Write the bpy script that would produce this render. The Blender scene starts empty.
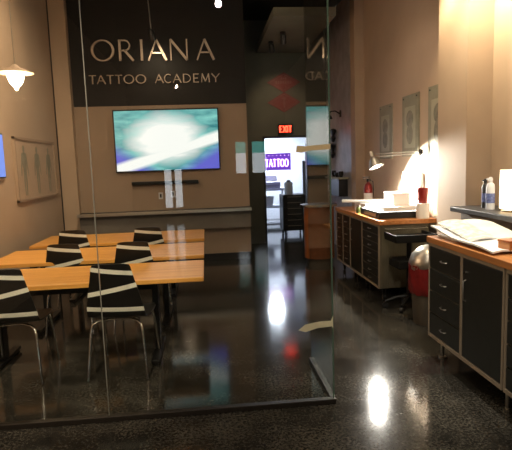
import bpy, bmesh, math, random
from mathutils import Vector, Matrix
random.seed(7)
S = bpy.context.scene
COL = S.collection
PI = math.pi

# ------------------------------------------------------------------ materials
def new_mat(name):
    m = bpy.data.materials.new(name); m.use_nodes = True
    return m, m.node_tree, m.node_tree.nodes['Principled BSDF']

def mat(name, col, rough=.5, metal=0., spec=.5, noise=0., nscale=8., bump=0., coat=0.):
    m, nt, b = new_mat(name)
    b.inputs['Roughness'].default_value = rough
    b.inputs['Metallic'].default_value = metal
    b.inputs['Specular IOR Level'].default_value = spec
    b.inputs['Coat Weight'].default_value = coat
    tc = nt.nodes.new('ShaderNodeTexCoord')
    n = nt.nodes.new('ShaderNodeTexNoise'); n.inputs['Scale'].default_value = nscale
    n.inputs['Detail'].default_value = 5
    nt.links.new(tc.outputs['Object'], n.inputs['Vector'])
    r = nt.nodes.new('ShaderNodeValToRGB')
    r.color_ramp.elements[0].position = .3; r.color_ramp.elements[1].position = .7
    r.color_ramp.elements[0].color = tuple(c * (1 - noise) for c in col) + (1,)
    r.color_ramp.elements[1].color = tuple(min(1, c * (1 + noise)) for c in col) + (1,)
    nt.links.new(n.outputs['Fac'], r.inputs['Fac'])
    nt.links.new(r.outputs['Color'], b.inputs['Base Color'])
    if bump:
        bp = nt.nodes.new('ShaderNodeBump'); bp.inputs['Strength'].default_value = bump
        bp.inputs['Distance'].default_value = .01
        nt.links.new(n.outputs['Fac'], bp.inputs['Height'])
        nt.links.new(bp.outputs['Normal'], b.inputs['Normal'])
    return m

def emis(name, col, power):
    m, nt, b = new_mat(name)
    b.inputs['Base Color'].default_value = tuple(col) + (1,)
    b.inputs['Emission Color'].default_value = tuple(col) + (1,)
    b.inputs['Emission Strength'].default_value = power
    return m

def wood(name, c1, c2, axis='X', rough=.35, scale=1.0):
    m, nt, b = new_mat(name)
    b.inputs['Roughness'].default_value = rough
    tc = nt.nodes.new('ShaderNodeTexCoord'); mp = nt.nodes.new('ShaderNodeMapping')
    mp.inputs['Scale'].default_value = {'X': (.6 * scale, 14 * scale, 14 * scale), 'Y': (14 * scale, .6 * scale, 14 * scale), 'Z': (14 * scale, 14 * scale, .6 * scale)}[axis]
    nt.links.new(tc.outputs['Object'], mp.inputs['Vector'])
    n = nt.nodes.new('ShaderNodeTexNoise'); n.inputs['Scale'].default_value = 1.6; n.inputs['Detail'].default_value = 7
    n.inputs['Distortion'].default_value = .6
    nt.links.new(mp.outputs['Vector'], n.inputs['Vector'])
    r = nt.nodes.new('ShaderNodeValToRGB')
    r.color_ramp.elements[0].position = .32; r.color_ramp.elements[1].position = .68
    r.color_ramp.elements[0].color = tuple(c1) + (1,); r.color_ramp.elements[1].color = tuple(c2) + (1,)
    nt.links.new(n.outputs['Fac'], r.inputs['Fac']); nt.links.new(r.outputs['Color'], b.inputs['Base Color'])
    return m

def glass_mat():
    m = bpy.data.materials.new('clear_glass'); m.use_nodes = True; nt = m.node_tree; nt.nodes.clear()
    N = nt.nodes.new; L = nt.links.new
    out = N('ShaderNodeOutputMaterial'); mix = N('ShaderNodeMixShader')
    tr = N('ShaderNodeBsdfTransparent'); tr.inputs['Color'].default_value = (.955, .965, .95, 1)
    gl = N('ShaderNodeBsdfGlossy'); gl.inputs['Roughness'].default_value = 0.0
    g = N('ShaderNodeNewGeometry'); d = N('ShaderNodeVectorMath'); d.operation = 'DOT_PRODUCT'
    L(g.outputs['Normal'], d.inputs[0]); L(g.outputs['Incoming'], d.inputs[1])
    ab = N('ShaderNodeMath'); ab.operation = 'ABSOLUTE'; L(d.outputs['Value'], ab.inputs[0])
    om = N('ShaderNodeMath'); om.operation = 'SUBTRACT'; om.inputs[0].default_value = 1; L(ab.outputs[0], om.inputs[1])
    pw = N('ShaderNodeMath'); pw.operation = 'POWER'; pw.inputs[1].default_value = 5; L(om.outputs[0], pw.inputs[0])
    ma = N('ShaderNodeMath'); ma.operation = 'MULTIPLY_ADD'; ma.inputs[1].default_value = .96; ma.inputs[2].default_value = .04
    L(pw.outputs[0], ma.inputs[0]); L(ma.outputs[0], mix.inputs['Fac'])
    L(tr.outputs[0], mix.inputs[1]); L(gl.outputs[0], mix.inputs[2]); L(mix.outputs[0], out.inputs['Surface'])
    return m

def floor_mat():
    m, nt, b = new_mat('polished_concrete'); N = nt.nodes.new; L = nt.links.new
    tc = N('ShaderNodeTexCoord')
    n1 = N('ShaderNodeTexNoise'); n1.inputs['Scale'].default_value = 1.6; n1.inputs['Detail'].default_value = 8; n1.inputs['Roughness'].default_value = .65
    n2 = N('ShaderNodeTexNoise'); n2.inputs['Scale'].default_value = 55; n2.inputs['Detail'].default_value = 4; n2.inputs['Roughness'].default_value = .7
    n3 = N('ShaderNodeTexVoronoi'); n3.inputs['Scale'].default_value = 130
    for n in (n1, n2, n3): L(tc.outputs['Object'], n.inputs['Vector'])
    r1 = N('ShaderNodeValToRGB'); r1.color_ramp.elements[0].position = .3; r1.color_ramp.elements[1].position = .75
    r1.color_ramp.elements[0].color = (.006, .0055, .005, 1); r1.color_ramp.elements[1].color = (.060, .055, .045, 1)
    L(n1.outputs['Fac'], r1.inputs['Fac'])
    r2 = N('ShaderNodeValToRGB'); r2.color_ramp.elements[0].position = .36; r2.color_ramp.elements[1].position = .68
    r2.color_ramp.elements[0].color = (.15, .15, .15, 1); r2.color_ramp.elements[1].color = (2.2, 2.2, 2.2, 1)
    L(n2.outputs['Fac'], r2.inputs['Fac'])
    mx = N('ShaderNodeMixRGB'); mx.blend_type = 'MULTIPLY'; mx.inputs['Fac'].default_value = 1
    L(r1.outputs['Color'], mx.inputs[1]); L(r2.outputs['Color'], mx.inputs[2])
    L(mx.outputs['Color'], b.inputs['Base Color'])
    rr = N('ShaderNodeMapRange'); rr.inputs['To Min'].default_value = .05; rr.inputs['To Max'].default_value = .17
    L(n1.outputs['Fac'], rr.inputs['Value']); L(rr.outputs['Result'], b.inputs['Roughness'])
    bp = N('ShaderNodeBump'); bp.inputs['Strength'].default_value = .03; bp.inputs['Distance'].default_value = .002
    L(n2.outputs['Fac'], bp.inputs['Height']); L(bp.outputs['Normal'], b.inputs['Normal'])
    b.inputs['Specular IOR Level'].default_value = .33
    return m

def shell_mat():
    """black bentwood with three pale slanted stripes, in the chair's own coordinates"""
    m, nt, b = new_mat('striped_shell'); N = nt.nodes.new; L = nt.links.new
    tc = N('ShaderNodeTexCoord'); sp = N('ShaderNodeSeparateXYZ'); L(tc.outputs['Object'], sp.inputs[0])
    tot = None
    for z0, k, h in ((.845, -.12, .017), (.700, .20, .018), (.545, -.02, .018)):
        a = N('ShaderNodeMath'); a.operation = 'MULTIPLY_ADD'; L(sp.outputs['X'], a.inputs[0]); a.inputs[1].default_value = -k; a.inputs[2].default_value = -z0
        s = N('ShaderNodeMath'); s.operation = 'ADD'; L(a.outputs[0], s.inputs[0]); L(sp.outputs['Z'], s.inputs[1])
        ab = N('ShaderNodeMath'); ab.operation = 'ABSOLUTE'; L(s.outputs[0], ab.inputs[0])
        lt = N('ShaderNodeMath'); lt.operation = 'LESS_THAN'; L(ab.outputs[0], lt.inputs[0]); lt.inputs[1].default_value = h
        if tot is None: tot = lt
        else:
            mxx = N('ShaderNodeMath'); mxx.operation = 'MAXIMUM'; L(tot.outputs[0], mxx.inputs[0]); L(lt.outputs[0], mxx.inputs[1]); tot = mxx
    mx = N('ShaderNodeMixRGB'); L(tot.outputs[0], mx.inputs['Fac'])
    mx.inputs[1].default_value = (.008, .007, .006, 1); mx.inputs[2].default_value = (.86, .84, .74, 1)
    L(mx.outputs['Color'], b.inputs['Base Color']); b.inputs['Roughness'].default_value = .38
    return m

def screen_mat(name, strength):
    """teal picture with a white burst in the middle and violet lower corners (display content)"""
    m, nt, b = new_mat(name); N = nt.nodes.new; L = nt.links.new
    tc = N('ShaderNodeTexCoord')
    mp = N('ShaderNodeMapping'); mp.inputs['Scale'].default_value = (1.2, 1, 4.5); mp.inputs['Rotation'].default_value = (0, .25, 0)
    L(tc.outputs['Object'], mp.inputs['Vector'])
    n = N('ShaderNodeTexNoise'); n.inputs['Scale'].default_value = 2.1; n.inputs['Detail'].default_value = 4; L(mp.outputs['Vector'], n.inputs['Vector'])
    r = N('ShaderNodeValToRGB'); r.color_ramp.elements[0].position = .32; r.color_ramp.elements[1].position = .7
    r.color_ramp.elements[0].color = (.01, .20, .23, 1); r.color_ramp.elements[1].color = (.22, .62, .58, 1)
    L(n.outputs['Fac'], r.inputs['Fac'])
    # violet towards the lower edge
    sp = N('ShaderNodeSeparateXYZ'); L(tc.outputs['Object'], sp.inputs[0])
    ax = N('ShaderNodeMath'); ax.operation = 'ABSOLUTE'; L(sp.outputs['X'], ax.inputs[0])
    dz = N('ShaderNodeMath'); dz.operation = 'MULTIPLY_ADD'; dz.inputs[1].default_value = -1.6; dz.inputs[2].default_value = 0; L(sp.outputs['Z'], dz.inputs[0])
    ad = N('ShaderNodeMath'); L(ax.outputs[0], ad.inputs[0]); L(dz.outputs[0], ad.inputs[1])
    vr = N('ShaderNodeMapRange'); vr.inputs['From Min'].default_value = .85; vr.inputs['From Max'].default_value = 1.2; L(ad.outputs[0], vr.inputs['Value'])
    m1 = N('ShaderNodeMixRGB'); L(vr.outputs['Result'], m1.inputs['Fac']); L(r.outputs['Color'], m1.inputs[1]); m1.inputs[2].default_value = (.12, .12, .62, 1)
    # white burst: ellipse + streak
    mp2 = N('ShaderNodeMapping'); mp2.inputs['Location'].default_value = (.02, 0, -.05); mp2.inputs['Scale'].default_value = (1.25, 0, 1.9)
    L(tc.outputs['Object'], mp2.inputs['Vector'])
    ln = N('ShaderNodeVectorMath'); ln.operation = 'LENGTH'; L(mp2.outputs['Vector'], ln.inputs[0])
    an = N('ShaderNodeMath'); an.operation = 'MULTIPLY_ADD'; an.inputs[1].default_value = .55; L(n.outputs['Fac'], an.inputs[0]); L(ln.outputs['Value'], an.inputs[2])
    br = N('ShaderNodeMapRange'); br.inputs['From Min'].default_value = 1.15; br.inputs['From Max'].default_value = .72; L(an.outputs[0], br.inputs['Value'])
    # lower pale sweep
    st = N('ShaderNodeMath'); st.operation = 'MULTIPLY_ADD'; st.inputs[1].default_value = -.30; L(sp.outputs['X'], st.inputs[0])
    L(sp.outputs['Z'], st.inputs[2])
    s2 = N('ShaderNodeMath'); s2.operation = 'ADD'; s2.inputs[1].default_value = .21; L(st.outputs[0], s2.inputs[0])
    s3 = N('ShaderNodeMath'); s3.operation = 'ABSOLUTE'; L(s2.outputs[0], s3.inputs[0])
    s4 = N('ShaderNodeMapRange'); s4.inputs['From Min'].default_value = .12; s4.inputs['From Max'].default_value = .06; L(s3.outputs[0], s4.inputs['Value'])
    mxx = N('ShaderNodeMath'); mxx.operation = 'MAXIMUM'; L(br.outputs['Result'], mxx.inputs[0]); L(s4.outputs['Result'], mxx.inputs[1])
    m2 = N('ShaderNodeMixRGB'); L(mxx.outputs[0], m2.inputs['Fac']); L(m1.outputs['Color'], m2.inputs[1]); m2.inputs[2].default_value = (1.0, 1.0, .96, 1)
    L(m2.outputs['Color'], b.inputs['Emission Color']); b.inputs['Emission Strength'].default_value = strength
    b.inputs['Base Color'].default_value = (.01, .01, .01, 1); b.inputs['Roughness'].default_value = .3
    return m

def poster_mat(name, ground, ink, kind):
    """drawing on paper inside a mount"""
    m, nt, b = new_mat(name); N = nt.nodes.new; L = nt.links.new
    tc = N('ShaderNodeTexCoord'); n = N('ShaderNodeTexNoise'); n.inputs['Scale'].default_value = 22; n.inputs['Detail'].default_value = 6
    L(tc.outputs['Object'], n.inputs['Vector'])
    r = N('ShaderNodeValToRGB'); r.color_ramp.elements[0].position = .42; r.color_ramp.elements[1].position = .58
    r.color_ramp.elements[0].color = tuple(ink) + (1,); r.color_ramp.elements[1].color = tuple(ground) + (1,)
    L(n.outputs['Fac'], r.inputs['Fac']); L(r.outputs['Color'], b.inputs['Base Color']); b.inputs['Roughness'].default_value = .4
    return m

M = {}
M['floor'] = floor_mat()
M['glass'] = glass_mat()
M['tan'] = mat('tan_wall_paint', (.34, .25, .18), .75, noise=.06, nscale=2.5, bump=.03)
M['tan2'] = mat('pale_tan_paint', (.46, .345, .25), .75, noise=.05, nscale=2.5)
M['warm'] = mat('warm_beige_paint', (.48, .365, .27), .75, noise=.05, nscale=2.5)
M['dark'] = mat('near_black_brown_paint', (.0075, .0052, .004), .7, noise=.2, nscale=3)
M['olive'] = mat('dark_olive_paint', (.075, .072, .052), .7, noise=.12, nscale=3)
M['ceil'] = mat('black_ceiling_paint', (.009, .0075, .006), .9, noise=.2, nscale=4)
M['soffit'] = mat('grey_soffit_paint', (.15, .14, .11), .8, noise=.1, nscale=4)
M['slate'] = mat('slate_grey_paint', (.38, .38, .42), .42, noise=.2, nscale=5)
M['white'] = mat('white_paint', (.75, .78, .85), .6, noise=.03)
M['kneewall'] = mat('warm_grey_paint', (.17, .15, .13), .7, noise=.08, nscale=4)
M['ledge'] = mat('dark_grey_stone', (.035, .035, .038), .5, noise=.3, nscale=30)
M['base'] = mat('black_baseboard', (.012, .011, .010), .45, noise=.1)
M['chrome'] = mat('chrome', (.75, .74, .72), .14, 1.0, noise=.02)
M['brushed'] = mat('brushed_metal', (.5, .47, .42), .34, 1.0, noise=.08, nscale=40)
M['steelframe'] = mat('beige_metal_frame', (.33, .27, .20), .45, .3, noise=.06)
M['cabfront'] = mat('dark_cabinet_front', (.010, .011, .008), .42, noise=.25, nscale=12)
M['cabside'] = mat('olive_grey_metal', (.14, .125, .085), .5, noise=.1)
M['black'] = mat('black_plastic', (.010, .010, .010), .38, noise=.15, nscale=20)
M['blackmatte'] = mat('matte_black_plastic', (.006, .006, .006), .75, spec=.2, noise=.1)
M['blackmetal'] = mat('black_metal', (.012, .012, .012), .32, .5, noise=.1)
M['letters'] = mat('raised_metal_letters', (.46, .36, .28), .32, .9, noise=.08, nscale=12)
M['maple'] = wood('golden_table_wood', (.62, .27, .05), (.82, .42, .10), 'X', .32)
M['cherry'] = wood('orange_worktop_wood', (.36, .13, .035), (.55, .24, .075), 'Y', .35)
M['podium'] = wood('reddish_counter_wood', (.30, .085, .022), (.42, .14, .04), 'Z', .35)
M['paper'] = mat('white_paper', (.86, .86, .83), .7, noise=.03)
M['page'] = poster_mat('printed_page', (.80, .80, .77), (.55, .55, .54), 0)
M['pageplain'] = mat('grey_white_page', (.72, .71, .66), .6, noise=.10, nscale=9)
M['tape'] = mat('tan_masking_tape', (.60, .47, .27), .7, noise=.06, nscale=20)
M['tape2'] = mat('pale_masking_tape', (.66, .62, .42), .7, noise=.06, nscale=20)
M['track'] = mat('dark_bronze_channel', (.022, .017, .013), .45, .4, noise=.15, nscale=30)
M['seal'] = mat('silicone_joint', (.16, .16, .14), .3, noise=.1)
M['glassedge'] = mat('green_glass_edge', (.08, .13, .10), .2, noise=.1)
M['red'] = mat('red_plastic', (.20, .008, .006), .35, noise=.06)
M['redbag'] = mat('red_liner_plastic', (.17, .010, .010), .34, noise=.2, nscale=14, bump=.4)
M['diamond'] = mat('dark_red_sign_paint', (.13, .014, .010), .5, noise=.12)
M['diamondline'] = mat('dull_pink_sign_mark', (.17, .06, .05), .5)
M['bin'] = mat('taupe_plastic_bin', (.085, .07, .05), .5, noise=.08)
M['bottle'] = mat('white_bottle_plastic', (.62, .64, .68), .35, noise=.04)
M['bluelabel'] = mat('blue_label', (.12, .15, .34), .4, noise=.5, nscale=60)
M['green'] = mat('green_glass_jar', (.10, .16, .06), .3, noise=.1)
M['shadepaper'] = mat('cream_lamp_paper', (.9, .8, .6), .7)
M['mount'] = mat('grey_green_mount', (.235, .225, .165), .6, noise=.14, nscale=10)
M['matpaper'] = mat('pale_green_paper', (.37, .35, .26), .6, noise=.06)
M['ink'] = mat('grey_ink_drawing', (.18, .17, .13), .6, noise=.35, nscale=16)
M['shell'] = shell_mat()
M['screen'] = screen_mat('tv_picture', 1.05)
M['white_e'] = emis('neon_white_pink', (1.0, .70, 1.0), 3)
M['purple_e'] = emis('purple_backlight', (.16, .05, .50), .9)
M['exit_e'] = emis('exit_red_light', (1.0, .045, .02), 7)
M['bulb_e'] = emis('warm_bulb', (1.0, .86, .62), 14)
M['spot_e'] = emis('spot_lamp_face', (1.0, .84, .62), 110)
M['soffit_e'] = emis('small_spot_face', (1.0, .84, .62), 22)
M['tube_e'] = emis('cool_ceiling_panel', (.80, .88, 1.0), 8)
M['lampshade_e'] = emis('glowing_lampshade', (1.0, .86, .60), 1.7)
M['desk_e'] = emis('desk_lamp_bulb', (1.0, .95, .85), 260)
M['top_glow_e'] = emis('added_top_glow', (1.0, .97, .90), 5)  # added glow for the box top, stands for the desk lamp glare

# ------------------------------------------------------------------ mesh builder
class MB:
    def __init__(s): s.bm = bmesh.new()
    def _xf(s, vs, rot, loc):
        if rot is not None: bmesh.ops.rotate(s.bm, verts=vs, cent=(0, 0, 0), matrix=rot)
        bmesh.ops.translate(s.bm, verts=vs, vec=loc)
    def box(s, c, d, rot=None, bev=0):
        r = bmesh.ops.create_cube(s.bm, size=1); vs = r['verts']
        bmesh.ops.scale(s.bm, verts=vs, vec=d)
        if bev:
            es = list({e for v in vs for e in v.link_edges})
            q = bmesh.ops.bevel(s.bm, geom=es, offset=bev, segments=2, profile=.5, affect='EDGES')
            vs = list({v for f in q['faces'] for v in f.verts} | {v for v in vs if v.is_valid})
            # collect whole island
            seen = set(vs); st = list(vs)
            while st:
                v = st.pop()
                for e in v.link_edges:
                    o = e.other_vert(v)
                    if o not in seen: seen.add(o); st.append(o)
            vs = list(seen)
        s._xf(vs, rot, c); return s
    def b2(s, x0, x1, y0, y1, z0, z1, bev=0):
        return s.box(((x0 + x1) / 2, (y0 + y1) / 2, (z0 + z1) / 2), (abs(x1 - x0), abs(y1 - y0), abs(z1 - z0)), bev=bev)
    def tube(s, pts, r, seg=10, cap=True):
        pts = [Vector(p) for p in pts]; rs = r if isinstance(r, (list, tuple)) else [r] * len(pts)
        rings = []
        t = (pts[1] - pts[0]).normalized(); up = Vector((0, 0, 1)) if abs(t.z) < .9 else Vector((1, 0, 0))
        n = t.cross(up).normalized()
        for i, p in enumerate(pts):
            if i == 0: d = pts[1] - pts[0]
            elif i == len(pts) - 1: d = pts[-1] - pts[-2]
            else: d = (pts[i + 1] - p).normalized() + (p - pts[i - 1]).normalized()
            d.normalize(); n = (n - d * n.dot(d)).normalized(); b = d.cross(n)
            rings.append([s.bm.verts.new(p + (n * math.cos(2 * PI * k / seg) + b * math.sin(2 * PI * k / seg)) * rs[i]) for k in range(seg)])
        for i in range(len(rings) - 1):
            for k in range(seg):
                s.bm.faces.new((rings[i][k], rings[i][(k + 1) % seg], rings[i + 1][(k + 1) % seg], rings[i + 1][k]))
        if cap:
            s.bm.faces.new(rings[0][::-1]); s.bm.faces.new(rings[-1])
        return s
    def lathe(s, prof, c=(0, 0, 0), seg=28, rot=None, sx=1, sy=1, jit=None):
        vs = []; rings = []
        for i, (r, z) in enumerate(prof):
            ring = []
            for k in range(seg):
                a = 2 * PI * k / seg; q = r * (1 + (jit(i, a) if jit else 0))
                ring.append(s.bm.verts.new((q * math.cos(a) * sx, q * math.sin(a) * sy, z)))
            rings.append(ring); vs += ring
        for i in range(len(rings) - 1):
            for k in range(seg):
                s.bm.faces.new((rings[i][k], rings[i][(k + 1) % seg], rings[i + 1][(k + 1) % seg], rings[i + 1][k]))
        if prof[0][0] > 1e-5: s.bm.faces.new(rings[0][::-1])
        if prof[-1][0] > 1e-5: s.bm.faces.new(rings[-1])
        s._xf(vs, rot, c); return s
    def prism(s, pts, y0, y1):
        """polygon in xz extruded along y"""
        a = [s.bm.verts.new((x, y0, z)) for x, z in pts]; b = [s.bm.verts.new((x, y1, z)) for x, z in pts]
        s.bm.faces.new(a); s.bm.faces.new(b[::-1]); n = len(pts)
        for i in range(n): s.bm.faces.new((a[i], b[i], b[(i + 1) % n], a[(i + 1) % n]))
        return s
    def grid(s, P, th):
        """rows of points -> sheet with thickness along its normal"""
        nr, nc = len(P), len(P[0]); P = [[Vector(p) for p in r] for r in P]
        def nrm(i, j):
            a = P[min(i + 1, nr - 1)][j] - P[max(i - 1, 0)][j]; b = P[i][min(j + 1, nc - 1)] - P[i][max(j - 1, 0)]
            return a.cross(b).normalized()
        A = [[s.bm.verts.new(P[i][j]) for j in range(nc)] for i in range(nr)]
        B = [[s.bm.verts.new(P[i][j] + nrm(i, j) * th) for j in range(nc)] for i in range(nr)]
        for i in range(nr - 1):
            for j in range(nc - 1):
                s.bm.faces.new((A[i][j], A[i + 1][j], A[i + 1][j + 1], A[i][j + 1]))
                s.bm.faces.new((B[i][j], B[i][j + 1], B[i + 1][j + 1], B[i + 1][j]))
        for i in range(nr - 1):
            s.bm.faces.new((A[i][0], B[i][0], B[i + 1][0], A[i + 1][0])); s.bm.faces.new((A[i][-1], A[i + 1][-1], B[i + 1][-1], B[i][-1]))
        for j in range(nc - 1):
            s.bm.faces.new((A[0][j], A[0][j + 1], B[0][j + 1], B[0][j])); s.bm.faces.new((A[-1][j], B[-1][j], B[-1][j + 1], A[-1][j + 1]))
        return s
    def build(s, name, m, parent=None, smooth=False, loc=(0, 0, 0), label=None):
        bmesh.ops.recalc_face_normals(s.bm, faces=s.bm.faces)
        me = bpy.data.meshes.new(name); s.bm.to_mesh(me); s.bm.free()
        me.materials.append(m)
        o = bpy.data.objects.new(name, me); COL.objects.link(o)
        o.location = loc
        if parent: o.parent = parent
        if smooth:
            for p in me.polygons: p.use_smooth = True
            me.set_sharp_from_angle(angle=math.radians(38))
        if label: o['label'] = label
        return o

def tag(o, label, cat, group=None, kind=None):
    if label: o['label'] = label
    if cat: o['category'] = cat
    if group: o['group'] = group
    if kind: o['kind'] = kind
    return o
def thing(name, label, cat, loc=(0, 0, 0), rz=0, group=None):
    o = bpy.data.objects.new(name, None); COL.objects.link(o); o.empty_display_size = .1
    o.location = loc; o.rotation_euler = (0, 0, rz); return tag(o, label, cat, group)
def struct(name, mb, m, label=None):
    o = mb.build(name, m); o['kind'] = 'structure'
    if label: o['label'] = label
    return o
def dup(root, loc, rz=None, label=None):
    def cp(o, par):
        c = o.copy(); COL.objects.link(c); c.parent = par
        for ch in o.children: cp(ch, c)
        return c
    r = cp(root, None); r.location = loc
    if rz is not None: r.rotation_euler = (0, 0, rz)
    if label: r['label'] = label
    return r
def lamp(kind, loc, power, col, size=.05, target=None, angle=60, blend=.6, sy=None, name='light_source', parent=None):
    d = bpy.data.lights.new(name, kind); d.energy = power; d.color = col
    if kind == 'AREA':
        d.size = size
        if sy: d.shape = 'RECTANGLE'; d.size_y = sy
    else: d.shadow_soft_size = size
    if kind == 'SPOT': d.spot_size = math.radians(angle); d.spot_blend = blend
    o = bpy.data.objects.new(name, d); COL.objects.link(o); o.location = loc
    if target is not None:
        o.rotation_euler = (Vector(target) - Vector(loc)).to_track_quat('-Z', 'Y').to_euler()
    return o
def aim(o, d):
    o.rotation_euler = Vector(d).to_track_quat('-Z', 'Y').to_euler()

# ------------------------------------------------------------------ setting
XL, XR = -2.3, 2.6
YB, YT, YF = -9.9, 8.5, 10.0       # rear of the shop behind the camera, screen wall, end wall
HC = 4.3
struct('floor', MB().b2(-3.2, 4.2, YB - .1, 14.6, -.1, 0), M['floor'], 'polished dark mottled concrete floor')
struct('ceiling', MB().b2(-3.2, 4.2, YB - .1, 14.6, HC, HC + .1), M['ceil'], 'high black ceiling')
struct('wall_left', MB().b2(XL - .12, XL, YB, YT + .15, 0, HC), M['tan2'], 'warm tan side wall')
struct('wall_rear', MB().b2(XL, XR, YB - .1, YB, 0, HC), M['dark'])
# screen wall: tan below, near-black upper field that carries the lettering
struct('wall_back', MB().b2(XL, .72, YT, YT + .15, 0, 2.585), M['tan'], 'tan wall behind the television')
struct('wall_back_upper', MB().b2(XL, .72, YT, YT + .15, 2.585, HC), M['dark'], 'near black wall above the television')
struct('baseboard_back', MB().b2(-2.03, .72, YT - .018, YT, 0, .11), M['base'])
struct('trim_1', MB().b2(-2.285, -2.04, YT - .14, YT, 0, HC), M['tan2'], 'pale square pilaster in the corner left of the television')
struct('trim_6', MB().b2(-2.299, -2.287, YT - .16, YT - .001, 0, HC), M['dark'], 'thin dark strip beside the corner pilaster')  # solid dark strip along the pilaster edge
# end wall with doorway
mb = MB().b2(.35, 1.17, YF, YF + .12, 0, HC).b2(2.02, XR, YF, YF + .12, 0, HC).b2(1.17, 2.02, YF, YF + .12, 2.09, HC)
struct('wall_end', mb, M['olive'], 'dark olive end wall with an open doorway')
mb = MB().b2(1.14, 1.18, YF - .02, YF + .14, 0, 2.11).b2(2.01, 2.05, YF - .02, YF + .14, 0, 2.11).b2(1.14, 2.05, YF - .02, YF + .14, 2.08, 2.12)
struct('door_1', mb, M['base'], 'black frame of the open doorway')
struct('wall_passage', MB().b2(.3, .36, YT + .15, YF, 0, HC), M['dark'])
# soffit over the passage
struct('trim_2', MB().b2(1.08, 2.0, 7.55, YF, 3.70, 3.82), M['soffit'], 'grey dropped soffit over the passage')
# right side
struct('wall_right', MB().b2(2.55, 2.67, 5.0, 8.0, 0, HC), M['warm'], 'beige wall with hanging pictures')
struct('wall_right_passage', MB().b2(2.43, 2.67, 8.22, YF, 0, HC), M['slate'], 'slate grey panelled wall beside the passage')
struct('trim_3', MB().b2(2.40, 2.67, 7.98, 8.22, 0, HC), M['tan2'], 'pale square pillar between beige and slate walls')
struct('trim_4', MB().b2(2.36, 2.70, 4.43, 5.0, 0, HC), M['warm'], 'pale pillar between the two cabinet bays')
struct('wall_right_near', MB().b2(2.60, 2.72, YB, 4.43, 0, HC), M['warm'], 'brightly lit beige wall above the ledge')
struct('wall_right_low', MB().b2(2.32, 2.60, -1.0, 4.43, 0, 1.105), M['kneewall'], 'grey half wall under the ledge')
struct('trim_5', MB().b2(2.21, 2.60, -1.0, 4.425, 1.105, 1.15, bev=.006), M['ledge'], 'dark grey stone ledge along the half wall')
struct('baseboard_right', MB().b2(2.53, 2.55, 5.0, 7.98, 0, .11), M['base'])
# lit room beyond the doorway
struct('wall_left_far_room', MB().b2(.3, .36, YF + .12, 14.4, 0, HC), M['white'])
struct('wall_right_far_room', MB().b2(3.9, 4.0, YF + .12, 14.4, 0, HC), M['white'])
struct('wall_far_room', MB().b2(.3, 4.0, 14.4, 14.5, 0, HC), M['white'], 'bright white wall of the room beyond')

# rear wall behind the viewer: lit panes added to feed the glass reflections
M['added_pane_e'] = emis('added_pane_glow', (.85, .93, 1.0), 5)
M['teal'] = emis('added_teal_glow', (.15, .75, .68), 3)  # added teal glow across the top of two panes
def added_rear_window(name, x0, x1, z0, z1, teal):
    mb = MB()
    for q in ((x0 - .06, x0, z0 - .06, z1 + .06), (x1, x1 + .06, z0 - .06, z1 + .06), (x0, x1, z1, z1 + .06), (x0, x1, z0 - .06, z0)): mb.b2(q[0], q[1], YB, YB + .06, max(q[2], 0), q[3])
    w_ = struct(name, mb, M['base'])
    MB().b2(x0, x1, YB + .005, YB + .02, z0, z1 - teal).build('window_pane', M['added_pane_e'], w_)
    if teal: MB().b2(x0, x1, YB + .005, YB + .02, z1 - teal, z1).build('added_teal_pane', M['teal'], w_)
added_rear_window('window_1', -1.28, -1.06, .30, 1.50, 0)
added_rear_window('window_2', -.96, -.74, .30, 1.50, 0)
added_rear_window('window_3', .98, 1.30, 1.30, 2.28, .35)
added_rear_window('window_4', 1.50, 1.95, 1.30, 2.28, .35)

# ------------------------------------------------------------------ glass partition
GY = 3.15
gp = thing('glass_partition', 'frameless clear glass partition with a short return, in front of the tables', 'glass partition', (0, 0, 0))
MB().b2(XL + .01, -.683, GY - .005, GY + .005, .035, 3.3).build('glass_pane', M['glass'], gp)
MB().b2(-.677, .777, GY - .005, GY + .005, .035, 3.3).build('glass_pane', M['glass'], gp)
MB().b2(.777, .787, GY + .01, 3.86, .035, 3.3).build('glass_pane', M['glass'], gp)
MB().b2(-.6825, -.6775, GY - .005, GY + .005, .035, 3.3).build('glass_joint', M['seal'], gp, label='thin vertical silicone joint')
MB().b2(.7775, .787, GY - .006, GY + .009, .035, 3.3).build('glass_edge', M['glassedge'], gp, label='greenish vertical glass edge')
MB().b2(XL + .01, .795, GY - .022, GY + .022, .001, .034, bev=.003).build('floor_channel', M['track'], gp, label='dark bronze floor channel')
MB().b2(.762, .802, GY + .024, 3.87, .001, .034, bev=.003).build('floor_channel', M['track'], gp)
# tape strips on the outer face of the glass
def strip(pts, m, label):
    o = MB().prism(pts, GY - .0075, GY - .0055).build('masking_tape', m); tag(o, label, 'tape')
strip([(.565, 1.66), (.60, 1.655), (.66, 1.668), (.785, 1.672), (.785, 1.705), (.70, 1.70), (.63, 1.695), (.572, 1.70)], M['tape'], 'tan masking tape strip stuck on the glass at eye height')
strip([(.555, .515), (.60, .50), (.68, .522), (.775, .528), (.784, .515), (.784, .60), (.77, .565), (.70, .565), (.60, .55)], M['tape2'], 'pale yellow masking tape strip stuck low on the glass')

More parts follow.
